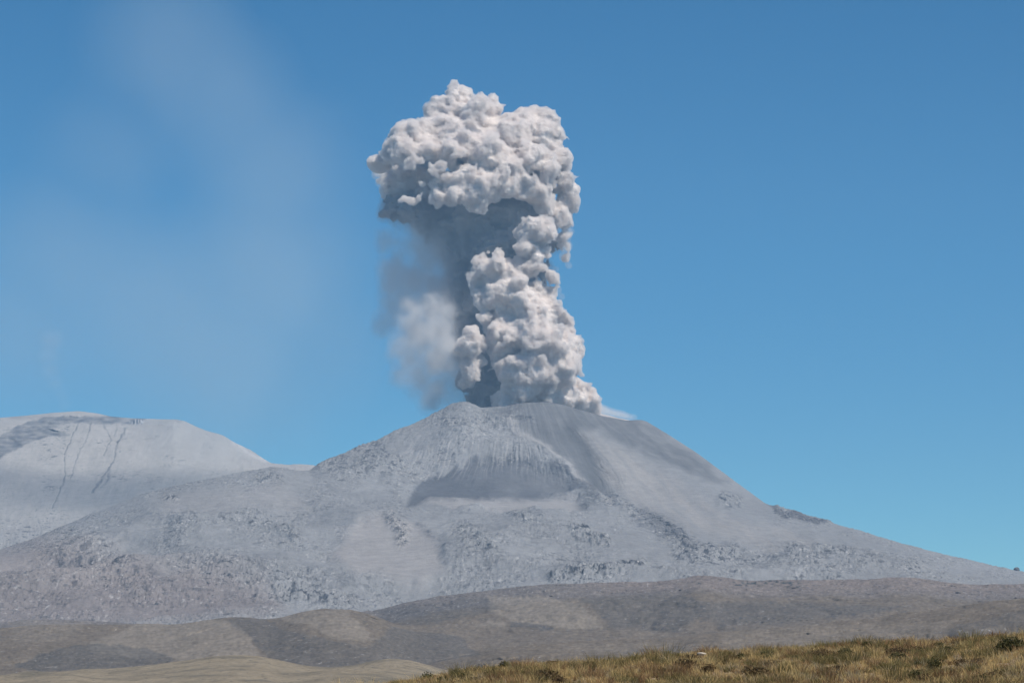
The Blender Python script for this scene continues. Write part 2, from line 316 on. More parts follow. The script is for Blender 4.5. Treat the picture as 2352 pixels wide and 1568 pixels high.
# ================================================================== FAR MOUNTAIN (left)
def build_far():
    crest = [(-500,1010),(-150,965),(0,956),(60,950),(120,943),(180,939),(225,945),(255,953),(300,957),(370,961),(405,962),(425,965),(450,978),(475,988),(510,996),(540,1014),(575,1030),(600,1048),(622,1062),(660,1066),(690,1064),(722,1067),(800,1085),(1000,1130)]
    dcr = 11600.
    us = [-500, 0, 100, 200, 300, 400, 450, 500, 560, 622, 722, 1000]
    rim = span(us, 1040, 978, 982, 975, 978, 966, 984, 1006, 1040, 1068, 1072, 1135)
    lines = [([(-500,1500),(1000,1500)], 8800.), ([(-500,1260),(200,1245),(1000,1230)], 9400.),
             ([(-500,1150),(0,1120),(200,1118),(400,1100),(560,1090),(722,1090),(1000,1160)], 10200.),
             ([(-500,1080),(0,1040),(200,1035),(400,1022),(500,1040),(622,1074),(722,1078),(1000,1140)], 10800.),
             (rim, 11200.), (crest, dcr), ([(-500,1200),(1000,1300)], 13000.)]
    A, d, e = loft(lines, (-500, 1000), 900, [3, 50, 60, 60, 45, 30, 6], 2., 3.)
    U, V = to_uv(A, e); tt = np.arange(A.shape[0])[:, None]*np.ones_like(U)
    cut = 3+50+60+60+45+30; face = sstep(0, 6, cut-tt)
    wu = U + 8*fbm(U/40, V/40, 4) + 4*fbm(U/9, V/9, 3); wv = V + 6*fbm(U/40+31, V/40+7, 4) + 2*fbm(U/9, V/9+3, 3)
    rel = 30*fbm(U/90, V/60, 4) + 6*fbm((U+.45*V)/22, V/60, 5, .6, ridged=True)*sstep(968, 1000, V)
    gul = [[(184,965),(165,1005),(148,1045),(152,1090),(132,1140),(120,1165)], [(210,965),(200,1005),(178,1045),(162,1100)], [(238,975),(255,1010),(238,1045)], [(268,975),(262,1000)],
           [(288,985),(268,1020),(262,1055),(243,1085),(212,1130)], [(252,1075),(250,1100),(232,1120)], [(86,1190),(94,1215),(92,1250)]]
    g = np.zeros_like(U)
    wg = U + 5*fbm(U/16, V/16, 3); hg = V + 5*fbm(U/16+9, V/16, 3)
    for i, p in enumerate(gul):
        g = np.maximum(g, stroke(wg, hg, p, 1.5 if i not in (4, 5) else 2.6)*(1 if i in (4, 0) else .75))
    broken = .55+.45*sstep(-.3, .2, fbm(U/10, V/14, 3)); g *= broken
    rel += 9*g
    scar = poly(wu, wv, [(-60,1050),(0,1000),(60,968),(110,957),(250,955),(335,960),(325,972),(250,974),(160,970),(110,985),(150,992),(160,998),(110,1002),(60,1020),(20,1040),(0,1052)], 3)
    rel += 35*scar*sstep(-.5, .4, fbm(U/60, V/25, 3))
    b = fbm(U/9, V/7, 4, billow=True); rocky = sstep(0, .4, fbm(U/80, V/40+4, 3)) + .8*sstep(1150, 1230, V) + stroke(U, V, [(520,1000),(610,1058)], 10)
    rel += 4*b*rocky
    D2 = d + rel*face; X2, Y2, Z2 = A*D2, D2, e*D2 + 2.5*fbm(U/12, V/12, 4)*face*sstep(480, 560, U)
    alb = np.ones(U.shape+(3,))*np.array([.355,.34,.32])*(1+.09*fbm(U/70, V/40, 4)+.05*fbm(U/9, V/7+4, 4))[..., None]
    alb = blend(alb, [.13,.135,.145], scar*np.clip(.72+.8*fbm(U/25, V/7, 4), 0, 1))
    alb = blend(alb, [.12,.125,.135], g*.8)
    cl = poly(U, V, [(295,961),(332,962),(328,974),(300,974)], 2); alb = blend(alb, [.06,.065,.08], cl*sstep(0, .3, fbm(U/3.2, V/20, 2)))
    alb = blend(alb, [.5,.5,.5], cl*sstep(.1, .3, fbm(U/3.2+30, V/20, 2)))
    alb = blend(alb, [.48,.46,.44], stroke(wu, wv, [(540,1018),(575,1042),(606,1058)], 6)*.8)
    alb = blend(alb, [.14,.145,.155], np.clip(rocky, 0, 1)*sstep(.26, .42, fbm(U/8+40, V/6, 4))*.6)
    alb = blend(alb, [.20,.20,.205], poly(wu, wv, [(-500,1190),(80,1195),(200,1200),(160,1290),(-500,1300)], 22)*.5)
    m = ground_mat('pale_ash', 45, .10, .5, 4.0, speck=12.)
    o = mesh_obj('mountain_ridge', np.stack([X2, Y2, Z2], -1), grid_faces(*U.shape), m, alb=alb, rock=.15+rocky*.6+g*.6)
    tag(o, 'pale flat topped mountain behind the volcano on the left', kind='structure')

# ================================================================== BROWN HILLS
def build_brown():
    c3 = [(-500,1440),(0,1424),(60,1417),(150,1420),(300,1428),(400,1431),(500,1420),(600,1418),(700,1408),(800,1402),(860,1396),(930,1378),(1000,1363),(1100,1351),(1250,1336),(1350,1331),(1500,1328),(1560,1322),(1600,1313),(1650,1318),(1700,1326),(1850,1326),(2000,1325),(2050,1318),(2100,1320),(2160,1330),(2250,1337),(2352,1336),(2850,1345)]
    c2 = [(-500,1450),(0,1440),(120,1432),(300,1434),(400,1432),(470,1420),(530,1412),(580,1413),(615,1418),(650,1412),(700,1398),(750,1393),(810,1397),(860,1410),(930,1440),(1100,1462),(1280,1452),(1500,1462),(1700,1440),(1900,1424),(2100,1418),(2352,1420),(2850,1420)]
    c1 = [(-500,1600),(0,1560),(600,1545),(900,1530),(1050,1500),(1150,1478),(1280,1470),(1400,1462),(1500,1463),(1640,1449),(1780,1438),(1900,1425),(2050,1406),(2150,1391),(2250,1376),(2352,1362),(2850,1330)]
    lo = lambda c, k: [(a, b+k) for a, b in c]
    lines = [([(-500,1850),(2850,1850)], 2300.), (lo(c1, 75), 2500.), (lo(c1, 28), 2720.), (c1, 3000.), (lo(c2, 85), 3250.), (lo(c2, 55), 3450.), (lo(c2, 18), 3850.), (c2, 4150.),
             (lo(c3, 55), 4450.), (lo(c3, 20), 4800.), (c3, 5200.), (lo(c3, 120), 5900.)]
    A, d, e = loft(lines, (-500, 2850), 1500, [4, 28, 30, 30, 16, 26, 34, 30, 30, 40, 36, 4], 4., 6.)
    U, V = to_uv(A, e)
    X, Y = A*d, d; Z = e*d
    n = fbm(X/420, Y/420, 5); Z = Z + 6*n + 2.6*fbm(X/35, Y/45, 5, .6)
    gy = fbm(X/110+3, Y/260, 4, ridged=True); d = d + 46*gy; X, Y = A*d, d
    tt = np.arange(A.shape[0])[:, None]*np.ones_like(U)
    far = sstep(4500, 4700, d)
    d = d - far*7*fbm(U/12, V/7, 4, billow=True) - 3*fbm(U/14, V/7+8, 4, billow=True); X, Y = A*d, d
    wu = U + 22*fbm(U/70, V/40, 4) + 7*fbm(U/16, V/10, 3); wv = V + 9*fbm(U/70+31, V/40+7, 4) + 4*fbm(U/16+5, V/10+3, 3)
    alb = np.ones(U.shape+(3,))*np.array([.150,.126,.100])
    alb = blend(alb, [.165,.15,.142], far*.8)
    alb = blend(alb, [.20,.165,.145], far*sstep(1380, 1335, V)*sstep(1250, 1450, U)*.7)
    # bare ash patches and dark vegetation
    bare = np.maximum.reduce([poly(wu, wv, [(1120,1370),(1230,1365),(1330,1385),(1395,1440),(1300,1440),(1180,1425),(1120,1400)], 3),
        poly(wu, wv, [(205,1470),(330,1430),(540,1422),(600,1500),(440,1520),(210,1500)], 3), poly(wu, wv, [(700,1400),(800,1405),(840,1450),(860,1470),(760,1460),(680,1430),(640,1420)], 3),
        poly(wu, wv, [(1120,1425),(1170,1428),(1160,1440),(1080,1436)], 2), poly(wu, wv, [(20,1425),(200,1425),(140,1470),(30,1470)], 4)*.5,
        poly(wu, wv, [(1650,1455),(2000,1430),(2200,1420),(2100,1480),(1700,1500)], 6)*.45, poly(wu, wv, [(1280,1480),(1500,1480),(1560,1500),(1300,1500)], 3)*.5])
    alb = blend(alb, [.215,.188,.155], bare*.7)
    veg = np.maximum.reduce([poly(wu, wv, [(520,1420),(610,1420),(650,1450),(840,1480),(900,1440),(1060,1460),(1100,1500),(950,1530),(640,1530),(590,1480)], 3)*.85,
        poly(wu, wv, [(90,1500),(230,1480),(330,1490),(400,1515),(250,1540),(40,1530)], 2), poly(wu, wv, [(1330,1375),(1560,1360),(1640,1400),(1560,1450),(1410,1440)], 8)*.85,
        poly(wu, wv, [(860,1400),(1120,1370),(1140,1400),(1000,1435),(880,1425)], 5)*.7, poly(wu, wv, [(2130,1450),(2352,1400),(2600,1400),(2600,1470),(2200,1470)], 4)*.7,
        poly(wu, wv, [(1180,1425),(1260,1435),(1270,1447),(1170,1440)], 2)*.9, poly(wu, wv, [(1560,1380),(1900,1385),(2100,1395),(1900,1420),(1650,1440)], 6)*.8,
        poly(wu, wv, [(1420,1500),(1560,1490),(1700,1520),(1500,1540)], 4)*.7])
    alb = blend(alb, [.076,.079,.082], veg*.5)
    lav = np.maximum(stroke(wu, wv, [(1690,1337),(1780,1338),(1830,1345)], 8), stroke(wu, wv, [(1570,1336),(1610,1340)], 6))
    alb = blend(alb, [.05,.06,.06], lav*sstep(0, .2, fbm(U/10, V/5, 4)))
    spk = fbm(U/8+40, V/5, 4)
    alb = alb*(1+.16*fbm(U/60, V/18, 4)+.35*spk+.2*fbm(X/9, Y/40, 3))[..., None]
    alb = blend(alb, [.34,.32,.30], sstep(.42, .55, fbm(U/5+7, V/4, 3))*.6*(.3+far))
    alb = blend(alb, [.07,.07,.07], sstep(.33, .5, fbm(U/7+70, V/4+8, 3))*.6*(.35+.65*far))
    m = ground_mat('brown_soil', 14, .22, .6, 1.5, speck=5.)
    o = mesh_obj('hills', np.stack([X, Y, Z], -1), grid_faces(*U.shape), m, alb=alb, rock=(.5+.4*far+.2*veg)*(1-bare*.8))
    tag(o, 'brown sparsely vegetated hills at the foot of the volcano', kind='structure')

# ================================================================== NEAR TAN HILLS
def build_tan():
    e3 = [(-500,1575),(0,1548),(50,1537),(90,1536),(130,1538),(190,1530),(250,1531),(330,1524),(420,1514),(480,1505),(540,1500),(600,1501),(640,1510),(700,1522),(750,1528),(810,1525),(860,1513),(900,1508),(950,1511),(1000,1525),(1060,1540),(1200,1560),(2850,1640)]
    e2 = [(-500,1590),(0,1560),(60,1556),(110,1545),(170,1545),(220,1555),(300,1556),(400,1548),(480,1540),(560,1538),(640,1544),(700,1540),(760,1531),(830,1530),(900,1538),(980,1551),(1060,1560),(2850,1660)]
    e1 = [(-500,1600),(0,1564),(150,1568),(300,1572),(500,1566),(700,1566),(900,1566),(1100,1580),(2850,1700)]
    lo = lambda c, k: [(a, b+k) for a, b in c]
    lines = [([(-500,2150),(2850,2150)], 1000.), (lo(e1, 40), 1200.), (lo(e1, 10), 1330.), (e1, 1450.), (lo(e2, 34), 1560.), (lo(e2, 9), 1680.), (e2, 1800.), (lo(e3, 30), 1920.), (lo(e3, 9), 2020.), (e3, 2150.), (lo(e3, 70), 2300.), (lo(e3, 300), 2500.)]
    A, d, e = loft(lines, (-500, 2850), 1100, [4, 16, 20, 14, 26, 26, 16, 24, 26, 26, 4, 3], 6., 7.)
    U, V = to_uv(A, e); X, Y, Z = A*d, d, e*d
    Z = Z + 2.0*fbm(X/90, Y/110, 5) + .5*fbm(X/12, Y/14, 4)
    d2 = d + 9*fbm(X/45, Y/150, 4, ridged=True); X, Y = A*d2, d2
    alb = np.ones(U.shape+(3,))*np.array([.235,.197,.14])
    alb = alb*(1+.22*fbm(X/60, Y/80, 4)+.25*fbm(X/7, Y/10, 4))[..., None]
    alb = blend(alb, [.14,.125,.095], sstep(.0, .35, fbm(X/45+9, Y/60, 4))*.75)
    alb = blend(alb, [.06,.06,.05], sstep(.38, .5, fbm(X/5, Y/9, 3))*.7)
    m = ground_mat('dry_grass_slope', 6, .28, .5, .6, speck=1.6)
    o = mesh_obj('near_hills', np.stack([X, Y, Z], -1), grid_faces(*U.shape), m, alb=alb, rock=np.full(U.shape, .5))
    tag(o, 'low rounded tan hills at the lower left', kind='structure')

# ================================================================== FOREGROUND HILL + GRASS
FG = {}
FG_LIFT = 13
FG_CREST = [(-900,1760),(0,1690),(600,1620),(850,1596),(950,1580),(1050,1567),(1120,1554),(1170,1543),(1240,1540),(1300,1541),(1400,1535),(1500,1525),(1600,1517),(1750,1510),(1900,1500),(2000,1495),(2100,1491),(2200,1489),(2280,1482),(2352,1474),(2850,1430)]
FG_CREST = [(u, v - FG_LIFT*1 - 3*max(0, 1-abs(u-1000)/130)*0) for u, v in FG_CREST]
def fg_table():
    """height of the hillside, tabulated over distance (1 m rows) and bearing"""
    lines = [([(-900,1830),(0,1790),(1000,1720),(2352,1700),(2850,1690)], 50.), ([(-900,1790),(0,1720),(900,1640),(1400,1600),(2352,1572),(2850,1550)], 84.),
             (FG_CREST, 128.), ([(u, v+12) for u, v in FG_CREST], 150.), ([(u, v+90) for u, v in FG_CREST], 230.), ([(-900,2600),(2850,2600)], 460.)]
    u = np.linspace(-900, 2850, 700); A = (u-1176)/F/cP; zs = []
    for pts, dd in lines:
        pa, pe = ray([p[0] for p in pts], [p[1] for p in pts]); zs.append(gauss1(np.interp(A, pa, pe)[None], 8, 1)[0]*dd)
    zs = [np.full(len(A), -1.75), np.full(len(A), -1.75)] + zs; ds = [-40., 8., 50., 84., 128., 150., 230., 460.]
    ys = np.arange(-40, 471.); T = np.array([[0.]]*len(ys))*A[None]
    k = np.clip(np.searchsorted(ds, ys)-1, 0, len(ds)-2)
    for r in range(len(ys)):
        t = min(1, max(0, (ys[r]-ds[k[r]])/(ds[k[r]+1]-ds[k[r]]))); T[r] = zs[k[r]]*(1-t) + zs[k[r]+1]*t
    FG.update(T=gauss1(T, 5, 0), A=A, y0=-40.)
def fg_z(x, y):
    x = np.asarray(x, float); y = np.asarray(y, float); A, T = FG['A'], FG['T']
    a = x/np.maximum(y, 25.); ja = np.clip((a-A[0])/(A[-1]-A[0])*(len(A)-1), 0, len(A)-1.001); iy = np.clip(y-FG['y0'], 0, T.shape[0]-1.001)
    j = ja.astype(int); i = iy.astype(int); tj = ja-j; ti = iy-i
    z = (T[i, j]*(1-tj)+T[i, j+1]*tj)*(1-ti) + (T[i+1, j]*(1-tj)+T[i+1, j+1]*tj)*ti
    return z + .10*fbm(x/5, y/5, 4) + .05*fbm(x/1.3, y/1.3, 3)
def build_foreground():
    fg_table()
    x = np.linspace(-110, 130, 620); y = np.concatenate([np.linspace(-35, 60, 130, endpoint=False), np.linspace(60, 150, 330, endpoint=False), np.linspace(150, 465, 70)])
    X, Y = np.meshgrid(x, y); Z = fg_z(X, Y)
    alb = np.ones(X.shape+(3,))*np.array([.26,.185,.115])*(1+.35*fbm(X/1.2, Y/1.4, 4))[..., None]
    m = ground_mat('dry_soil', .5, .3, .6, .05)
    o = mesh_obj('grass_hill', np.stack([X, Y, Z], -1), grid_faces(*X.shape), m, alb=alb)
    tag(o, 'dry grassy hillside rising to the right in the foreground', kind='structure')

def leaf_mat(name, trans=.35):
    m, nt = nmat(name); N = nt.nodes
    out = N.new('ShaderNodeOutputMaterial'); at_ = N.new('ShaderNodeAttribute'); at_.attribute_name = 'ash_tint'
    tc = N.new('ShaderNodeTexCoord'); n = N.new('ShaderNodeTexNoise'); n.inputs['Scale'].default_value = 3; L(nt, tc.outputs['Object'], n.inputs['Vector'])
    mr = N.new('ShaderNodeMapRange'); mr.inputs['To Min'].default_value = .75; mr.inputs['To Max'].default_value = 1.25; L(nt, n.outputs['Fac'], mr.inputs['Value'])
    mx = N.new('ShaderNodeVectorMath'); mx.operation = 'SCALE'; L(nt, at_.outputs['Color'], mx.inputs[0]); L(nt, mr.outputs['Result'], mx.inputs['Scale'])
    d = N.new('ShaderNodeBsdfDiffuse'); t = N.new('ShaderNodeBsdfTranslucent'); ms = N.new('ShaderNodeMixShader'); ms.inputs[0].default_value = trans
    L(nt, mx.outputs[0], d.inputs['Color']); L(nt, mx.outputs[0], t.inputs['Color']); L(nt, d.outputs[0], ms.inputs[1]); L(nt, t.outputs[0], ms.inputs[2]); L(nt, ms.outputs[0], out.inputs['Surface'])
    return m

def blades(cx, cy, cz, n, rad, hgt, spread, width, g):
    """n blades for every clump centre; returns verts and faces (each blade a bent strip of 5 vertices)"""
    m = len(cx); N = m*n
    rep = lambda a: np.repeat(a, n)
    th = g.uniform(0, 2*np.pi, N); r = rep(rad)*np.sqrt(g.uniform(0, 1, N))*.6
    bx = rep(cx)+r*np.cos(th); by = rep(cy)+r*np.sin(th); bz = rep(cz)-.02
    th2 = th + g.normal(0, .5, N); h = rep(hgt)*g.uniform(.55, 1.1, N); s = rep(spread)*g.uniform(.1, 1, N)*h
    dx, dy = np.cos(th2)*s, np.sin(th2)*s
    pa = g.uniform(0, np.pi, N); wx, wy = np.cos(pa)*rep(width), np.sin(pa)*rep(width)
    v = np.empty((N, 5, 3))
    v[:, 0] = np.stack([bx-wx, by-wy, bz], 1); v[:, 1] = np.stack([bx+wx, by+wy, bz], 1)
    v[:, 2] = np.stack([bx+dx*.35+wx*.7, by+dy*.35+wy*.7, bz+h*.6], 1); v[:, 3] = np.stack([bx+dx*.35-wx*.7, by+dy*.35-wy*.7, bz+h*.6], 1)
    v[:, 4] = np.stack([bx+dx, by+dy, bz+h], 1)
    b = (np.arange(N)*5)[:, None]
    f = np.concatenate([b+[0, 1, 2], b+[0, 2, 3], b+[3, 2, 4]], 0)
    return v.reshape(-1, 3), f

def build_grass():
    g = np.random.default_rng(11)
    N = 22000
    y = np.concatenate([g.uniform(66, 100, int(N*.36)), g.uniform(100, 142, int(N*.64))]); u = g.uniform(700, 3950, len(y))
    x = (u-1176)/F/cP*y
    yn = g.uniform(14, 66, 6000); y = np.concatenate([y, yn]); x = np.concatenate([x, g.uniform(-14, 46, 6000)])
    pn = fbm(x/2.2, y/3.5, 3); keep = pn + g.uniform(-.4, .6, len(y)) > -.12; x, y = x[keep], y[keep]
    z = fg_z(x, y); n = len(x); size = g.lognormal(0, .35, n)
    k = fbm(x/3.2+8, y/5, 3)*.8 + g.normal(0, .33, n)
    cushion = k > .33                                  # short dark dense clumps among the tall straw ones
    pale = np.array([.62,.48,.22]); gold = np.array([.54,.37,.165]); olive = np.array([.21,.175,.075]); brn = np.array([.28,.175,.09]); grey = np.array([.36,.31,.21])
    t = g.uniform(0, 1, n)[:, None]; c = gold + (pale-gold)*t
    c = np.where((k < -.30)[:, None], grey+(gold-grey)*t*.5, c)
    c = np.where(cushion[:, None], np.where(g.uniform(0, 1, n)[:, None] < .6, olive, brn)*(.7+.6*t), c)
    V_, F_, A_ = [], [], []; base = 0
    for m_, nb, hh, rr, sp, wd in ((~cushion, 34, .235, .15, .95, .008), (cushion, 110, .29, .34, .8, .010)):
        v, f = blades(x[m_], y[m_], z[m_], nb, (rr*size)[m_], (hh*size)[m_], np.full(m_.sum(), sp), np.full(m_.sum(), wd), g)
        cb = np.repeat(c[m_], nb, 0)*g.uniform(.7, 1.3, m_.sum()*nb)[:, None]
        al = np.repeat(cb, 5, 0).reshape(-1, 5, 3); al[:, :2] *= .75      # straw colour darker at the root
        V_.append(v); F_.append(f+base); A_.append(al.reshape(-1, 3)); base += len(v)
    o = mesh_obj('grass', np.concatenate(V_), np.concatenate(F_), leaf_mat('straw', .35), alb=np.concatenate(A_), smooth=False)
    tag(o, 'dry golden bunch grass covering the foreground hillside', 'grass', kind='stuff')

def shrub_mesh(seed, w, h, leaf=.035, tint=(.055,.062,.028), n=900):
    g = np.random.default_rng(seed)
    lob = [(g.uniform(-.3, .3)*w, g.uniform(-.3, .3)*w, g.uniform(.3, .6)*h, g.uniform(.28, .42)*w) for _ in range(7)]
    P = []
    for k in range(n):
        lx, ly, lz, lr = lob[g.integers(7)]; dv = g.normal(0, 1, 3); dv /= np.linalg.norm(dv); rr = lr*g.uniform(.55, 1.08)
        P.append((lx+dv[0]*rr, ly+dv[1]*rr, max(.03, lz+dv[2]*rr*h/w*.9)))
    P = np.array(P); nrm = g.normal(0, 1, (n, 3)); nrm /= np.linalg.norm(nrm, axis=1)[:, None]
    t = np.cross(nrm, g.normal(0, 1, (n, 3))); t /= np.linalg.norm(t, axis=1)[:, None]; b = np.cross(nrm, t)
    s = leaf*g.uniform(.6, 1.4, n)[:, None]
    v = np.stack([P-t*s, P-b*s*.5, P+t*s*1.3, P+b*s*.5], 1).reshape(-1, 3)
    f = np.arange(4*n).reshape(-1, 4)
    alb = np.repeat(np.array(tint)*g.uniform(.6, 1.6, (n, 1)), 4, 0)
    # stems
    sv, sf, sa = [], [], []
    for k in range(16):
        th = g.uniform(0, 6.28); q = g.uniform(.15, .42)*w; tip = np.array([q*math.cos(th), q*math.sin(th), g.uniform(.4, .68)*h]); w0 = .012
        b0 = len(sv); sv += [(-w0, 0, -.05), (w0, 0, -.05), (0, w0, -.05), tuple(tip)]; sf += [(b0, b0+1, b0+3), (b0+1, b0+2, b0+3), (b0+2, b0, b0+3)]
    return v, f, alb, np.array(sv), np.array(sf)
def build_shrubs():
    lm = leaf_mat('shrub_leaf', .2); sm, nt = nmat('shrub_bark'); N = nt.nodes; o_ = N.new('ShaderNodeOutputMaterial'); b = N.new('ShaderNodeBsdfPrincipled')
    n = N.new('ShaderNodeTexNoise'); n.inputs['Scale'].default_value = 20; cr = N.new('ShaderNodeValToRGB'); cr.color_ramp.elements[0].color = (.06,.045,.03,1); cr.color_ramp.elements[1].color = (.16,.12,.08,1)
    L(nt, n.outputs['Fac'], cr.inputs['Fac']); L(nt, cr.outputs['Color'], b.inputs['Base Color']); L(nt, b.outputs[0], o_.inputs['Surface'])
    G = 'shrubs growing among the dry grass'
    # (u, v of the base, width in picture units, height ratio, kind, label)
    SP = [
     (2325,1502,82,.48,0,'largest dark green shrub of the hillside, near the right edge of the photo'),
     (1157,1534,26,.7,0,'small dark green shrub standing on the crest at the left end of the grassy hill'),
     (1265,1536,34,.6,1,'reddish brown low shrub on the crest, just right of the crest\'s first green shrub'),
     (1122,1556,26,.75,1,'olive brown rounded shrub a little below the crest at the left end of the hill'),
     (1068,1562,30,.6,0,'flat dark shrub low on the left tip of the grassy hill, second from the tip'),
     (1020,1569,34,.5,0,'low green shrub cut by the bottom edge at the very left tip of the hill'),
     (1622,1549,34,.7,1,'dark brown shrub at the bottom of the photo below the pale stone'),
     (1530,1552,36,.5,0,'wide low green shrub at the bottom edge left of the pale stone'),
     (1995,1490,26,.8,0,'dark green shrub right on the crest in the middle of the grassy hill'),
     (1895,1512,52,.5,1,'broad brown shrub just below the crest in the middle of the hill'),
     (2145,1548,44,.9,0,'tall two-humped green shrub low on the right of the hill'),
     (2110,1566,34,.8,0,'green shrub at the bottom edge, left of the tall two-humped one'),
     (2215,1535,52,.45,1,'low spreading brown shrub between the tall two-humped one and the right edge'),
     (2120,1503,40,.5,1,'brown flat shrub near the crest left of the largest shrub'),
     (1750,1556,44,.5,1,'low olive brown shrub at the bottom edge of the hill\'s middle'),
     (1700,1518,28,.7,0,'small green shrub below the crest, right of the pale stone')]
    for i, (u, v, w, hr, k, lab) in enumerate(SP):
        # march the sight line to the hill
        a, e = ray(u, v); ys = np.linspace(72, 136, 400); zz = fg_z(a*ys, ys); hit = np.where(zz > e*ys)[0]
        Y = ys[hit[0]] if len(hit) else ys[np.argmin(np.abs(zz-e*ys))]
        x = float(a)*Y; z = float(fg_z(np.array([x]), np.array([Y]))[0])
        W = w/F*Y; tint = (.072,.068,.030) if k == 0 else (.125,.085,.045)
        vv, ff, al, sv, sf = shrub_mesh(50+i, W, W*hr*1.15, leaf=.03+.012*(W > .9), tint=tint, n=700 if W < .9 else 1700)
        root = bpy.data.objects.new('shrub', None); col.objects.link(root); root.location = (x, Y, z)
        root.rotation_euler = (0, 0, i*1.3); tag(root, lab, 'shrub', G)
        mesh_obj('foliage', vv, ff, lm, root, alb=al, smooth=False); mesh_obj('stem', sv, sf, sm, root, smooth=False)
def build_small_shrubs():
    g = np.random.default_rng(77); lm = bpy.data.materials['shrub_leaf']; sm = bpy.data.materials['shrub_bark']; protos = []
    for k, tint in enumerate([(.06,.062,.028), (.12,.085,.045), (.085,.078,.038), (.10,.07,.042)]):
        vv, ff, al, sv, sf = shrub_mesh(200+k, .62, .40, leaf=.032, tint=tint, n=650)
        protos.append((vv, ff, al, sv, sf))
    made = {}
    for i in range(64):
        y = g.uniform(72, 124); u = g.uniform(940, 2400); x = (u-1176)/F/cP*y; k = i % 4; sc = g.uniform(.55, 1.25)
        if k not in made:
            root = bpy.data.objects.new('small_shrub', None); col.objects.link(root)
            vv, ff, al, sv, sf = protos[k]; a = mesh_obj('foliage', vv, ff, lm, root, alb=al, smooth=False); b = mesh_obj('stem', sv, sf, sm, root, smooth=False); made[k] = (a, b)
        else:
            root = bpy.data.objects.new('small_shrub', None); col.objects.link(root)
            for q in made[k]: c = q.copy(); col.objects.link(c); c.parent = root
        root.location = (x, y, float(fg_z(np.array([x]), np.array([y]))[0])); root.scale = (sc, sc, sc*g.uniform(.8, 1.2)); root.rotation_euler = (0, 0, g.uniform(0, 6.28))
        tag(root, 'one of the many small dark shrubs dotted through the dry grass', 'shrub', 'small shrubs dotted through the dry grass')
def rock_mesh(seed, sx, sy, sz, sub=4):
    import bmesh
    bm = bmesh.new(); bmesh.ops.create_icosphere(bm, subdivisions=sub, radius=1)
    co = np.array([v.co for v in bm.verts]); f = np.array([[q.index for q in p.verts] for p in bm.faces]); bm.free()
    g = np.random.default_rng(seed)
    for _ in range(16):                                 # facets
        n = g.normal(0, 1, 3); n /= np.linalg.norm(n); k = g.uniform(.62, .92); dd = co@n; co = co - np.outer(np.clip(dd-k, 0, None), n)
    co *= 1 + .10*fbm3(co[:, 0]*2+seed, co[:, 1]*2, co[:, 2]*2, 4)[:, None]
    return co*np.array([sx, sy, sz]), f
def rock_mat(name, c0, c1, sc):
    m, nt = nmat(name); N = nt.nodes; o_ = N.new('ShaderNodeOutputMaterial'); b = N.new('ShaderNodeBsdfPrincipled'); b.inputs['Roughness'].default_value = .9
    tc = N.new('ShaderNodeTexCoord'); n = N.new('ShaderNodeTexNoise'); n.inputs['Scale'].default_value = sc; n.inputs['Detail'].default_value = 8; L(nt, tc.outputs['Object'], n.inputs['Vector'])
    cr = N.new('ShaderNodeValToRGB'); cr.color_ramp.elements[0].position = .35; cr.color_ramp.elements[1].position = .65; cr.color_ramp.elements[0].color = c0+(1,); cr.color_ramp.elements[1].color = c1+(1,)
    L(nt, n.outputs['Fac'], cr.inputs['Fac']); L(nt, cr.outputs['Color'], b.inputs['Base Color'])
    bp = N.new('ShaderNodeBump'); bp.inputs['Strength'].default_value = .5; bp.inputs['Distance'].default_value = .1/sc*3; L(nt, n.outputs['Fac'], bp.inputs['Height']); L(nt, bp.outputs[0], b.inputs['Normal'])
    L(nt, b.outputs[0], o_.inputs['Surface']); return m
def build_rocks():
    m = rock_mat('pale_stone', (.30,.26,.21), (.50,.45,.38), 4)
    for u, v, s, lab in [(1610,1511,(.25,.17,.10),'pale flat stone lying in the grass left of the middle of the hill'),]:
        a, e = ray(u, v); ys = np.linspace(72, 127, 400); zz = fg_z(a*ys, ys); Y = ys[np.argmin(np.abs(zz-e*ys))]; Y = min(Y, 122)
        x = float(a)*Y; z = float(fg_z(np.array([x]), np.array([Y]))[0]); co, f = rock_mesh(5, *s)
        o = mesh_obj('stone', co, f, m); o.location = (x, Y-.1, z+.22); tag(o, lab, 'stone')
    m2 = rock_mat('dark_lava', (.06,.06,.065), (.14,.135,.13), .3)
    a, e = ray(2335, 1309); Y = 7900.; co, f = rock_mesh(9, 9, 8, 9)
    o = mesh_obj('boulder', co, f, m2); o.location = (float(a)*Y, Y, float(e)*Y); tag(o, 'dark round boulder on the skyline at the far right foot of the volcano', 'boulder')

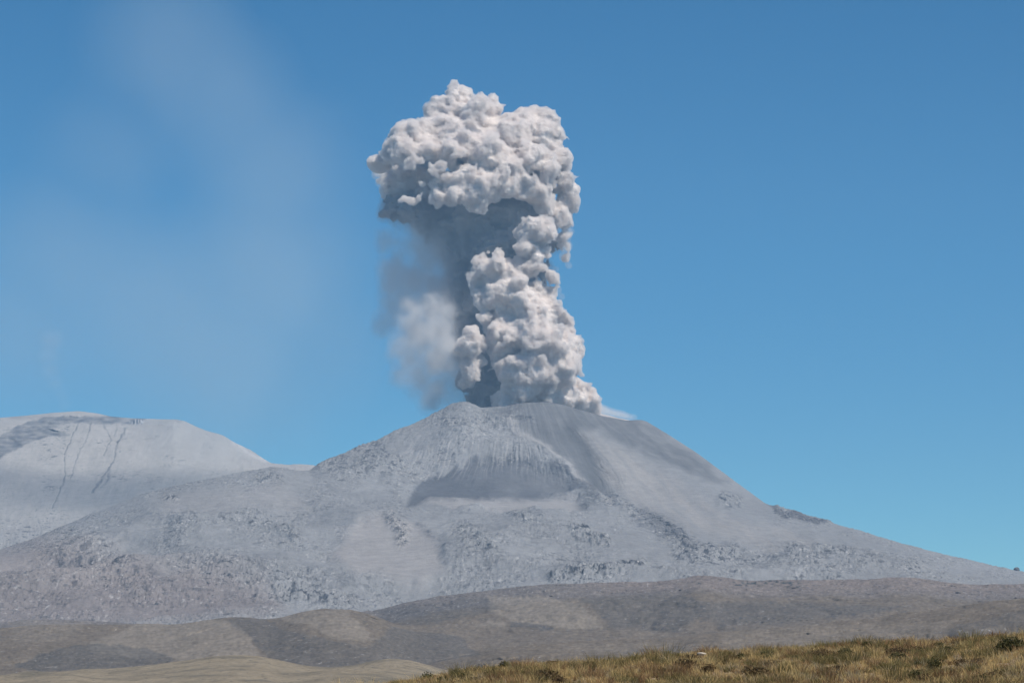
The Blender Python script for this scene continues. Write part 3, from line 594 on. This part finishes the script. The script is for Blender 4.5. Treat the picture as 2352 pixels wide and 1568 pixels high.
# ================================================================== PLUME
PD = 9250.                                            # distance of the plume axis
PX = PD/F                                             # metres per picture unit there
def vol_mat(name, color, density, aniso=0., noise=None):
    m, nt = nmat(name); N = nt.nodes; o_ = N.new('ShaderNodeOutputMaterial'); v = N.new('ShaderNodeVolumePrincipled')
    v.inputs['Color'].default_value = tuple(color)+(1,); v.inputs['Density'].default_value = density; v.inputs['Anisotropy'].default_value = aniso
    v.inputs['Density Attribute'].default_value = ''
    L(nt, v.outputs[0], o_.inputs['Volume']); return m, nt, v
def sphere_field(spheres, lo, shape, h, k=0.):
    fld = np.full(shape, 60., np.float32)
    for x, y, z, r in spheres:
        R_ = r + 60
        if r < 40: R_ = r + 14
        i0 = np.maximum(((np.array([x, y, z])-R_-lo)/h).astype(int), 0); i1 = np.minimum(((np.array([x, y, z])+R_-lo)/h).astype(int)+2, shape)
        if (i1 <= i0).any(): continue
        ax = [(np.arange(i0[q], i1[q])*h+lo[q]-c).astype(np.float32)**2 for q, c in enumerate((x, y, z))]
        dd = np.sqrt(ax[0][:, None, None]+ax[1][None, :, None]+ax[2][None, None, :])-np.float32(r)
        w = fld[i0[0]:i1[0], i0[1]:i1[1], i0[2]:i1[2]]; np.minimum(w, dd, out=w)
    return fld
def box_blur(f, n=1):
    for _ in range(n):
        for ax in range(3):
            g = f.copy(); s = [slice(None)]*3; a = [slice(None)]*3; b = [slice(None)]*3
            s[ax] = slice(1, -1); a[ax] = slice(0, -2); b[ax] = slice(2, None)
            g[tuple(s)] = .5*f[tuple(s)]+.25*(f[tuple(a)]+f[tuple(b)]); f = g
    return f
def children(sp, g, n, lo_, hi_, dist, rmin, up=.25):
    out = []
    for x, y, z, r in sp:
        m = int(n*(1 if r > 60 else .8))
        for _ in range(m):
            d = g.normal(0, 1, 3); d[1] -= .35; d[2] += up; d /= np.linalg.norm(d); rr = r*g.uniform(lo_, hi_)
            if rr < rmin: continue
            q = r*dist*g.uniform(.9, 1.06); out.append((x+d[0]*q, y+d[1]*q, z+d[2]*q, rr))
    return out
def blobs(lst):
    out = []
    for u, v, r, dy in lst:
        Y = PD+dy; a, e = ray(u, v); out.append((float(a)*Y, Y, float(e)*Y, r*PX))
    return out
CAP = [(1058,234,33,0),(1062,262,42,-20),(1119,248,34,-10),(1100,285,50,-60),(1019,275,38,-30),(1000,310,44,-70),(1050,330,56,-110),(962,322,36,-110),(934,325,36,-150),(915,345,26,-190),(894,352,22,-170),(872,370,17,-120),(862,378,8,-110),(940,352,22,-200),(975,345,24,-190),
       (1200,292,40,10),(1222,290,36,0),(1165,330,58,-60),(1240,325,42,-20),(1258,330,34,-20),(1266,385,40,-30),(1288,372,26,-30),(1296,420,28,-50),(1310,433,22,-50),(1300,462,22,-40),(1110,375,62,-140),(1160,390,56,-140),(1205,390,56,-110),
       (1019,350,24,-220),(1045,370,26,-200),(1013,401,28,-230),(1000,392,18,-230),(1045,425,34,-210),(1075,400,36,-200),(1098,448,30,-200),(1120,425,36,-200),(1150,428,30,-190),(1170,425,24,-180),(1090,470,13,-200),(1230,440,28,-120),(1205,440,24,-150),(1256,478,22,-100),(1284,500,20,-70),(1245,455,20,-110),
       (957,372,13,-230),(943,380,11,-230),(905,466,12,-240),(888,471,10,-240),(922,462,13,-240),(940,456,15,-240),(960,450,15,-235),(970,434,9,-230),(876,474,7,-235),(985,458,12,-225),(1010,452,18,-215),
       (925,430,40,90),(955,410,46,80),(905,415,26,90),(985,440,36,60),(940,380,36,70),(1100,340,60,10),(1160,380,64,10),(1220,390,56,10),(1180,320,46,10),(1240,420,40,-10),(1288,515,22,-60),(1296,540,16,-50),(1300,565,12,-40),(1298,588,9,-30)]
COLM = [(1130,628,40,-190),(1100,650,26,-190),(1175,625,26,-190),(1216,630,27,-170),(1228,655,26,-170),(1160,665,50,-180),(1100,665,20,-200),(1110,690,20,-190),(1195,690,45,-180),(1250,690,30,-150),(1268,680,20,-140),
        (1180,720,45,-160),(1230,735,48,-190),(1275,745,32,-150),(1292,760,24,-140),(1190,775,50,-210),(1165,800,34,-210),(1240,790,52,-210),(1290,795,34,-150),(1312,800,20,-140),(1215,840,50,-220),(1175,850,30,-220),
        (1265,850,48,-190),(1300,860,30,-160),(1195,895,38,-200),(1172,918,26,-200),(1240,905,48,-150),(1290,905,42,-120),(1330,915,34,-60),(1352,928,20,-20),(1130,735,20,-150),(1140,760,14,-170),
        (1235,528,27,-190),(1250,550,24,-190),(1210,562,24,-200),(1228,580,20,-190),(1252,570,16,-180),(1200,545,14,-170),(1265,640,16,-160),
        (1080,782,22,-230),(1064,800,14,-230),(1100,795,16,-230),(1084,800,18,-240),(1086,850,18,-220),(1066,835,10,-230),(1100,835,10,-220),(1078,868,13,-210),(1062,876,8,-210),(1110,730,12,-220)]
STEM = [(1130,945,46,40),(1120,900,58,40),(1125,850,66,40),(1110,800,72,50),(1130,740,76,60),(1120,680,82,60),(1110,620,88,70),(1110,560,98,60),(1090,510,88,40),(1160,500,84,40),(1030,520,60,40),(985,495,46,30),(940,482,36,20),(905,480,26,20),(1190,560,60,60),(1218,620,36,80),(1235,515,46,60),(1060,570,60,50),(1290,560,10,30),(1215,680,44,60)]
LEFT = [(935,700,16,-190),(925,740,18,-190),(985,690,18,-210),(960,720,18,-200),(940,820,18,-190),(960,860,18,-180),(1030,715,22,-230),(1015,745,26,-230),(985,775,28,-220),(1022,790,28,-230),(960,800,22,-200),(1000,830,28,-220),(1030,850,20,-220),(1005,880,22,-200),(985,860,22,-190),(1010,915,16,-180),(950,760,18,-200)]
CURTAIN = [(975,600,44,-20),(940,650,40,-30),(1000,720,46,-60),(950,740,36,-60),(1040,820,36,-80),(1000,820,40,-80),(1050,700,40,-20),(1000,900,34,-60),(1045,920,26,-40),(905,560,24,0),(930,560,28,0),(960,540,30,0),(905,610,26,0),(905,660,30,-20),(1000,560,40,0),(900,700,26,-40),(950,700,40,-60),(1000,650,50,-20),(1040,600,40,0),(925,790,30,-80),(940,850,28,-80),(1045,870,30,-60),(1040,910,26,-40),(990,920,28,-40),(1000,670,46,0),(960,640,40,0),(970,760,46,-60),(1030,760,46,-40),(960,890,26,-40),(890,740,24,0)]
WISP = [(1300,545,11,20),(1302,565,11,20),(1298,590,12,20),(1308,530,9,20),(1292,510,16,20),(1278,640,12,60),(1282,665,10,60),(1276,620,8,60),(1290,680,7,60),(1305,610,7,20),(870,395,16,20),(872,420,12,30)]
DUST = [(1350,932,16,-40),(1372,940,12,20),(1395,947,10,80),(1418,953,8,120),(1440,957,6,150),(1458,961,5,160)]

def warp(f, lo, h, sd):
    """fold the cloud field over itself with a turbulent displacement"""
    nn = np.where(np.abs(f) < 48); X = [(nn[q]*h+lo[q]).astype(np.float32) for q in range(3)]
    pos = []
    for q in range(3):
        w = 17*fbm3(X[0]/95+sd+11*q, X[1]/95+5*q, X[2]/95, 2, .5) + 9*fbm3(X[0]/33+sd+3*q, X[1]/33+7*q, X[2]/33, 3, .6)
        pos.append(np.clip(nn[q] + w/h, 0, f.shape[q]-1.001).astype(np.float32))
    i = [p.astype(np.int32) for p in pos]; t = [p-k for p, k in zip(pos, i)]
    out = 0
    for a in (0, 1):
        for b in (0, 1):
            for c in (0, 1):
                out = out + f[i[0]+a, i[1]+b, i[2]+c]*((t[0] if a else 1-t[0])*(t[1] if b else 1-t[1])*(t[2] if c else 1-t[2]))
    g = f.copy(); g[nn] = out; return g
def drop_crumbs(p, q, least):
    """leave out the tiny separate scraps of a surface"""
    lab = np.arange(len(p)); e = np.stack([q, np.roll(q, -1, 1)], -1).reshape(-1, 2)
    while True:
        m = np.minimum(lab[e[:, 0]], lab[e[:, 1]]); new = lab.copy(); np.minimum.at(new, e[:, 0], m); np.minimum.at(new, e[:, 1], m)
        new = new[new]; new = new[new]
        if (new == lab).all(): break
        lab = new
    cnt = np.bincount(lab, minlength=len(p)); keep = cnt[lab] >= min(least, cnt.max())
    idx = np.cumsum(keep)-1; return p[keep], idx[q[keep[q[:, 0]]]].astype(np.int32)
def to_mesh(fld, lo, h, iso, crumbs=500):
    g = vdb.FloatGrid(1e4); g.copyFromArray(np.ascontiguousarray(fld)); p, t, q = g.convertToPolygons(isovalue=iso, adaptivity=0.)
    p = np.array(p)*h + lo
    p, q = drop_crumbs(p, np.array(q), crumbs); return p, q
    q = np.array(q)
    return p, q
def fog(name, spheres, h, mat, parent, band, namp, seed, blur=2):
    s = np.array(spheres); lo = (s[:, :3]-s[:, 3:]).min(0)-30; hi = (s[:, :3]+s[:, 3:]).max(0)+30
    shape = tuple(((hi-lo)/h).astype(int)+2); f = box_blur(sphere_field(spheres, lo, shape, h), blur)
    n = np.where(f < 50); X = [(n[q]*h+lo[q]).astype(np.float32) for q in range(3)]
    f[n] -= namp*fbm3(X[0]/85+seed, X[1]/85, X[2]/85, 5, .55)
    return to_mesh(f, lo, h, 0.)
DUST = [(1345+8*i, np.interp(1345+8*i, [1345,1400,1461], [930,947,960]), 17-.75*i, -20+13*i) for i in range(15)]
def build_plume():
    g = np.random.default_rng(21)
    root = bpy.data.objects.new('ash_plume', None); col.objects.link(root); root.location = at(1150, 935, PD)
    tag(root, 'tall billowing grey white ash plume rising out of the volcano crater', 'ash plume')
    off = np.array(root.location)
    core, nt = nmat('ash_cloud'); N = nt.nodes; o_ = N.new('ShaderNodeOutputMaterial'); b = N.new('ShaderNodeBsdfPrincipled')
    b.inputs['Roughness'].default_value = 1; b.inputs['Specular IOR Level'].default_value = 0
    tc = N.new('ShaderNodeTexCoord'); n = N.new('ShaderNodeTexNoise'); n.inputs['Scale'].default_value = 1/70; n.inputs['Detail'].default_value = 6; L(nt, tc.outputs['Object'], n.inputs['Vector'])
    cr = N.new('ShaderNodeValToRGB'); cr.color_ramp.elements[0].position = .3; cr.color_ramp.elements[1].position = .7; cr.color_ramp.elements[0].color = CORE0+(1,); cr.color_ramp.elements[1].color = CORE1+(1,)
    L(nt, n.outputs['Fac'], cr.inputs['Fac']); L(nt, cr.outputs['Color'], b.inputs['Base Color']); L(nt, b.outputs[0], o_.inputs['Surface'])
    core2 = core.copy(); core2.name = 'shade_toned_ash'; cr2 = [n_ for n_ in core2.node_tree.nodes if n_.type == 'VALTORGB'][0]
    cr2.color_ramp.elements[0].color = (.30,.29,.285,1); cr2.color_ramp.elements[1].color = (.42,.405,.40,1)  # darker copy of the cloud material, stem shade put into its colour
    sh, _, _ = vol_mat('ash_fringe', (.962,.928,.90), SHELL_DENS, .2)
    h = 2.2
    for nm, base, sd in (('billowing_cap', CAP, 1), ('billowing_column', COLM, 2)):
        L0 = blobs(base)
        L1 = children(L0, g, 22, .2, .48, .80, 10); L2 = children(L1, g, 12, .25, .5, .84, 6.5, .15); L3 = children(L2, g, 6, .35, .6, .88, 4.5, .1)
        L0 = [(x, y, z, r*.93) for x, y, z, r in L0]
        allS = L0+L1+L2+L3; s = np.array(allS); lo = (s[:, :3]-s[:, 3:]).min(0)-30; hi = (s[:, :3]+s[:, 3:]).max(0)+30
        shape = tuple(((hi-lo)/h).astype(int)+2)
        f = sphere_field(allS, lo, shape, h); f = box_blur(f, 1)
        if sd == 1:                                      # hollows in the cap where its own billows cast shade
            cv = []
            for u, v, r in [(912,422,28),(938,405,30),(965,402,24),(985,422,20),(890,412,18),(930,430,22),(1055,368,12),(1056,268,8),(1062,282,7),(1225,405,13),(1250,418,15),(1272,405,11),(1285,430,9),(1190,330,7),(1195,350,6),(1262,440,8),(1130,345,6)]:
                for k in range(9): cv.append((u, v, r*(.92 if u > 1000 else .75+.03*k), -280+(30 if u > 1000 else 34)*k if not (u < 1000 and k < 1) else -100))
            c = sphere_field(blobs(cv), lo, shape, h); f = np.maximum(f, -c - 0.)
            f = box_blur(f, 1)
        f = warp(f, lo, h, sd)
        nn = np.where(np.abs(f) < 45); X = [(nn[q]*h+lo[q]).astype(np.float32) for q in range(3)]
        # deep pockets between the billows, then finer curls
        big = fbm3(X[0]/75+sd*3, X[1]/75, X[2]/60, 3, .5)
        f[nn] += 45*np.clip(big-.08, 0, .4) + 10*big - 14*fbm3(X[0]/55+sd, X[1]/55, X[2]/55, 3, .55, billow=True) - 6*fbm3(X[0]/21+sd, X[1]/21, X[2]/21, 3, .65, billow=True)
        p, q = to_mesh(f, lo, h, -CORE_IN); mesh_obj(nm, p-off, q, core, root)
        fr = f.copy(); fr[nn] -= 9*fbm3(X[0]/26+sd*5, X[1]/26, X[2]/26, 4, .7)
        p, q = to_mesh(fr, lo, h, 0.); mesh_obj('smoke_fringe', p-off, q, sh, root)
        print(nm, len(allS), shape, len(p), time.time()-T0)
    for nm, base, dens, shells, namp, sd, c, blur, nin in (('shaded_smoke_stem', STEM, .0075, (14, 4, -8), 26, 5, (.60,.60,.61), 3, 1), ('drifting_side_smoke', LEFT, .0028, (12, 2, -6, -14), 36, 9, (.96,.94,.92), 2, 1), ('thin_ash_curtain', CURTAIN, .0032, (26, 10, -6, -22), 52, 11, (.93,.91,.90), 3, 1),  # the stem's lower smoke colour carries the shade under the cap
                                                       ('thin_smoke_streak', WISP, .012, (4, -3), 12, 13, (.93,.92,.91), 1, 1), ('crater_dust', DUST, .010, (4, -2), 5, 17, (.99,.95,.91), 1, 1)):
        s = blobs(base); h2 = 6.0 if nm[:2] in ('sh', 'dr') or 'curtain' in nm else 3.
        s1 = children(s, g, 9, .3, .5, .85, 9, 0.); s = [(x, y, z, r*.92) for x, y, z, r in s]+s1
        s_ = np.array(s); lo = (s_[:, :3]-s_[:, 3:]).min(0)-60; hi = (s_[:, :3]+s_[:, 3:]).max(0)+60; shape = tuple(((hi-lo)/h2).astype(int)+2)
        f = box_blur(sphere_field(s, lo, shape, h2), blur); nn = np.where(f < 58); X = [(nn[q]*h2+lo[q]).astype(np.float32) for q in range(3)]
        f[nn] -= namp*fbm3(X[0]/75+sd, X[1]/75, X[2]/95, 5, .62) + (16*fbm3(X[0]/34+sd, X[1]/34, X[2]/34, 3, .6, billow=True) if namp > 20 else 0)
        for k, iso in enumerate(shells):
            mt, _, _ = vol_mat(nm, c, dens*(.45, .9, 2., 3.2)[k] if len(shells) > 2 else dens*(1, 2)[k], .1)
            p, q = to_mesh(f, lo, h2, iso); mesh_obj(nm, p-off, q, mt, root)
        if nm == 'shaded_smoke_stem':                    # billows inside the stem, its shade painted into their darker colour
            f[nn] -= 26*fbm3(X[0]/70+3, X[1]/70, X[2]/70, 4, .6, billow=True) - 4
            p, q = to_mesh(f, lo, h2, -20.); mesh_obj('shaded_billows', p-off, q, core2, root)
        print(nm, len(p), time.time()-T0)

def ellipsoid_volume(name, pts, label, cat, color, dens, nscale, thr, step, seed):
    """thin smoke: one closed hull (a chain of overlapping balls) with noisy density"""
    L0 = pts; s = np.array(L0); R0 = s[:, 3].mean(); lo = (s[:, :3]-s[:, 3:]).min(0)-R0*1.15; hi = (s[:, :3]+s[:, 3:]).max(0)+R0*1.15; h = float((hi-lo).max()/120)
    shape = tuple(((hi-lo)/h).astype(int)+2); f = np.full(shape, 500., np.float32)
    gx = [(np.arange(shape[q])*h+lo[q]).astype(np.float32) for q in range(3)]
    for x, y, z, r in L0:
        dd = np.sqrt((gx[0]-x)[:, None, None]**2+(gx[1]-y)[None, :, None]**2+(gx[2]-z)[None, None, :]**2)-r; f = np.minimum(f, dd)
    f = box_blur(f, 3); nn = np.where(f < 1e5); X = [(nn[q]*h+lo[q]).astype(np.float32) for q in range(3)]; R0 = s[:, 3].mean()
    f[nn] -= R0*.75*fbm3(X[0]/nscale+seed, X[1]/nscale, X[2]/nscale*.6, 4, .55)
    root = bpy.data.objects.new(name, None); col.objects.link(root); root.location = tuple(s[0, :3]); off = np.array(root.location)
    tag(root, label, cat)
    for k, iso in enumerate(np.linspace(.40, -.60, 9)*R0):
        f2 = f
        p, q = to_mesh(f2, lo, h, float(iso))
        if len(q) < 20: continue
        mt, _, _ = vol_mat(name, color, dens, .3); mesh_obj('smoke_layer', p-off, q, mt, root)

def chain(lst, D):
    out = []
    for u, v, r, dy in lst:
        Y = D+dy; a, e = ray(u, v); out.append((float(a)*Y, Y, float(e)*Y, r*Y/F))
    return out

# ------------------------------------------------------------------ parameters
CORE0, CORE1 = (.64,.592,.555), (.75,.70,.66)
SHELL_DENS = .13; CORE_IN = 9.; STEM_CORE = False
HAZE = 2.7e-5
QUICK = '--quick' in sys.argv

def build_world():
    w = bpy.data.worlds.new('World'); scene.world = w; w.use_nodes = True; nt = w.node_tree; nt.nodes.clear(); N = nt.nodes
    out = N.new('ShaderNodeOutputWorld'); bg = N.new('ShaderNodeBackground'); sky = N.new('ShaderNodeTexSky'); sky.sky_type = 'NISHITA'; sky.sun_disc = False
    S = np.array(SUN); S = S/np.linalg.norm(S)
    sky.sun_elevation = math.asin(S[2]); sky.sun_rotation = math.atan2(S[0], S[1])
    sky.altitude = 4500; sky.air_density = 1.0; sky.dust_density = .2; sky.ozone_density = 3.0
    # thin high-altitude air: the sky deepens quickly away from the horizon
    tc = N.new('ShaderNodeTexCoord'); sx = N.new('ShaderNodeSeparateXYZ'); L(nt, tc.outputs['Generated'], sx.inputs[0])
    cr = N.new('ShaderNodeValToRGB'); r_ = cr.color_ramp; r_.interpolation = 'LINEAR'
    r_.elements.remove(r_.elements[1])
    for k, (p_, c_) in enumerate(SKYRAMP):
        e_ = r_.elements[0] if k == 0 else r_.elements.new(p_); e_.position = p_; e_.color = tuple(c_)+(1,)
    L(nt, sx.outputs['Z'], cr.inputs['Fac'])
    mx = N.new('ShaderNodeMix'); mx.data_type = 'RGBA'; mx.blend_type = 'MULTIPLY'; mx.inputs[0].default_value = 1
    L(nt, sky.outputs[0], mx.inputs[6]); L(nt, cr.outputs['Color'], mx.inputs[7])
    L(nt, mx.outputs[2], bg.inputs['Color']); bg.inputs['Strength'].default_value = SKY
    L(nt, bg.outputs[0], out.inputs['Surface'])
    sd = bpy.data.lights.new('sun', 'SUN'); sd.energy = SUN_E; sd.angle = R(.53); sd.color = (1, .945, .87)
    so = bpy.data.objects.new('sun', sd); col.objects.link(so)
    from mathutils import Vector
    so.rotation_euler = Vector(S).to_track_quat('Z', 'Y').to_euler(); so.location = (300, -300, 900)
SKYRAMP = [(0., (.50,.79,.81)), (.067, (.43,.77,.81)), (.138, (.31,.78,.87)), (.224, (.20,.71,.86)), (.5, (.32,.66,.9)), (1., (.4,.68,.9))]
SUN = (.45, -.34, .83); SKY = .11; SUN_E = 4.8

def build_haze():
    x0, x1, y0, y1, z0, z1 = -9000, 9000, -600, 13300, -84, 2150
    v = [(x, y, z) for z in (z0, z1) for y in (y0, y1) for x in (x0, x1)]
    f = [(0, 2, 3, 1), (4, 5, 7, 6), (0, 1, 5, 4), (2, 6, 7, 3), (0, 4, 6, 2), (1, 3, 7, 5)]
    m, nt, vv = vol_mat('haze', (.38,.67,1.0), HAZE, .0)
    o = mesh_obj('haze', v, f, m, smooth=False); tag(o, 'thin blue air between the camera and the mountains', kind='stuff')
def build_ground():
    n = 60; x = np.linspace(-8900, 8900, n); y = np.linspace(-590, 13290, n); X, Y = np.meshgrid(x, y)
    Z = -80 + 2*fbm(X/900, Y/900, 3)
    m = ground_mat('plain_soil', 30, .2, .4, 1.)
    o = mesh_obj('ground', np.stack([X, Y, Z], -1), grid_faces(n, n), m, alb=np.ones((n, n, 3))*np.array([.2,.17,.13])); tag(o, kind='structure')

build_world(); build_ground()
build_foreground(); build_tan(); build_brown(); build_far(); build_volcano(); print('terrain', time.time()-T0)
build_grass(); build_shrubs(); build_small_shrubs(); build_rocks(); print('grass', time.time()-T0)
build_plume(); print('plume', time.time()-T0)
ellipsoid_volume('drifting_ash_veil', chain([(610,640,230,0),(640,400,190,0),(520,250,170,0),(400,120,170,100),(520,820,230,0),(720,560,140,0),(150,620,190,200),(60,760,190,200),(330,720,220,100),(760,780,140,0),(250,350,120,150)], 9700),
                 'faint pale veil of drifting ash across the sky left of the plume', 'ash veil', (.84,.96,1.0), 8e-5, 640, 0, 60, 3)
ellipsoid_volume('smoke_wisp', chain([(148,930,9,0),(143,905,11,0),(128,880,15,0),(115,850,18,0),(110,815,22,0),(120,780,26,0)], 11400),
                 'faint smoke wisp rising from the flat topped mountain at the left', 'smoke wisp', (.95,.93,.92), 2.6e-4, 60, 0, 20, 5)
build_haze(); print('all', time.time()-T0)

# ------------------------------------------------------------------ render settings
vs = scene.view_settings; vs.view_transform = 'Standard'; vs.look = 'None'; vs.exposure = 0; vs.gamma = 1; vs.use_curve_mapping = False
scene.render.engine = 'CYCLES'
cy = scene.cycles; cy.max_bounces = 14; cy.diffuse_bounces = 3; cy.volume_bounces = 10; cy.transparent_max_bounces = 64
cy.use_denoising = True; cy.denoiser = 'OPENIMAGEDENOISE'; cy.use_adaptive_sampling = True; cy.adaptive_threshold = .02
cy.volume_step_rate = 1.; cy.sample_clamp_indirect = 10
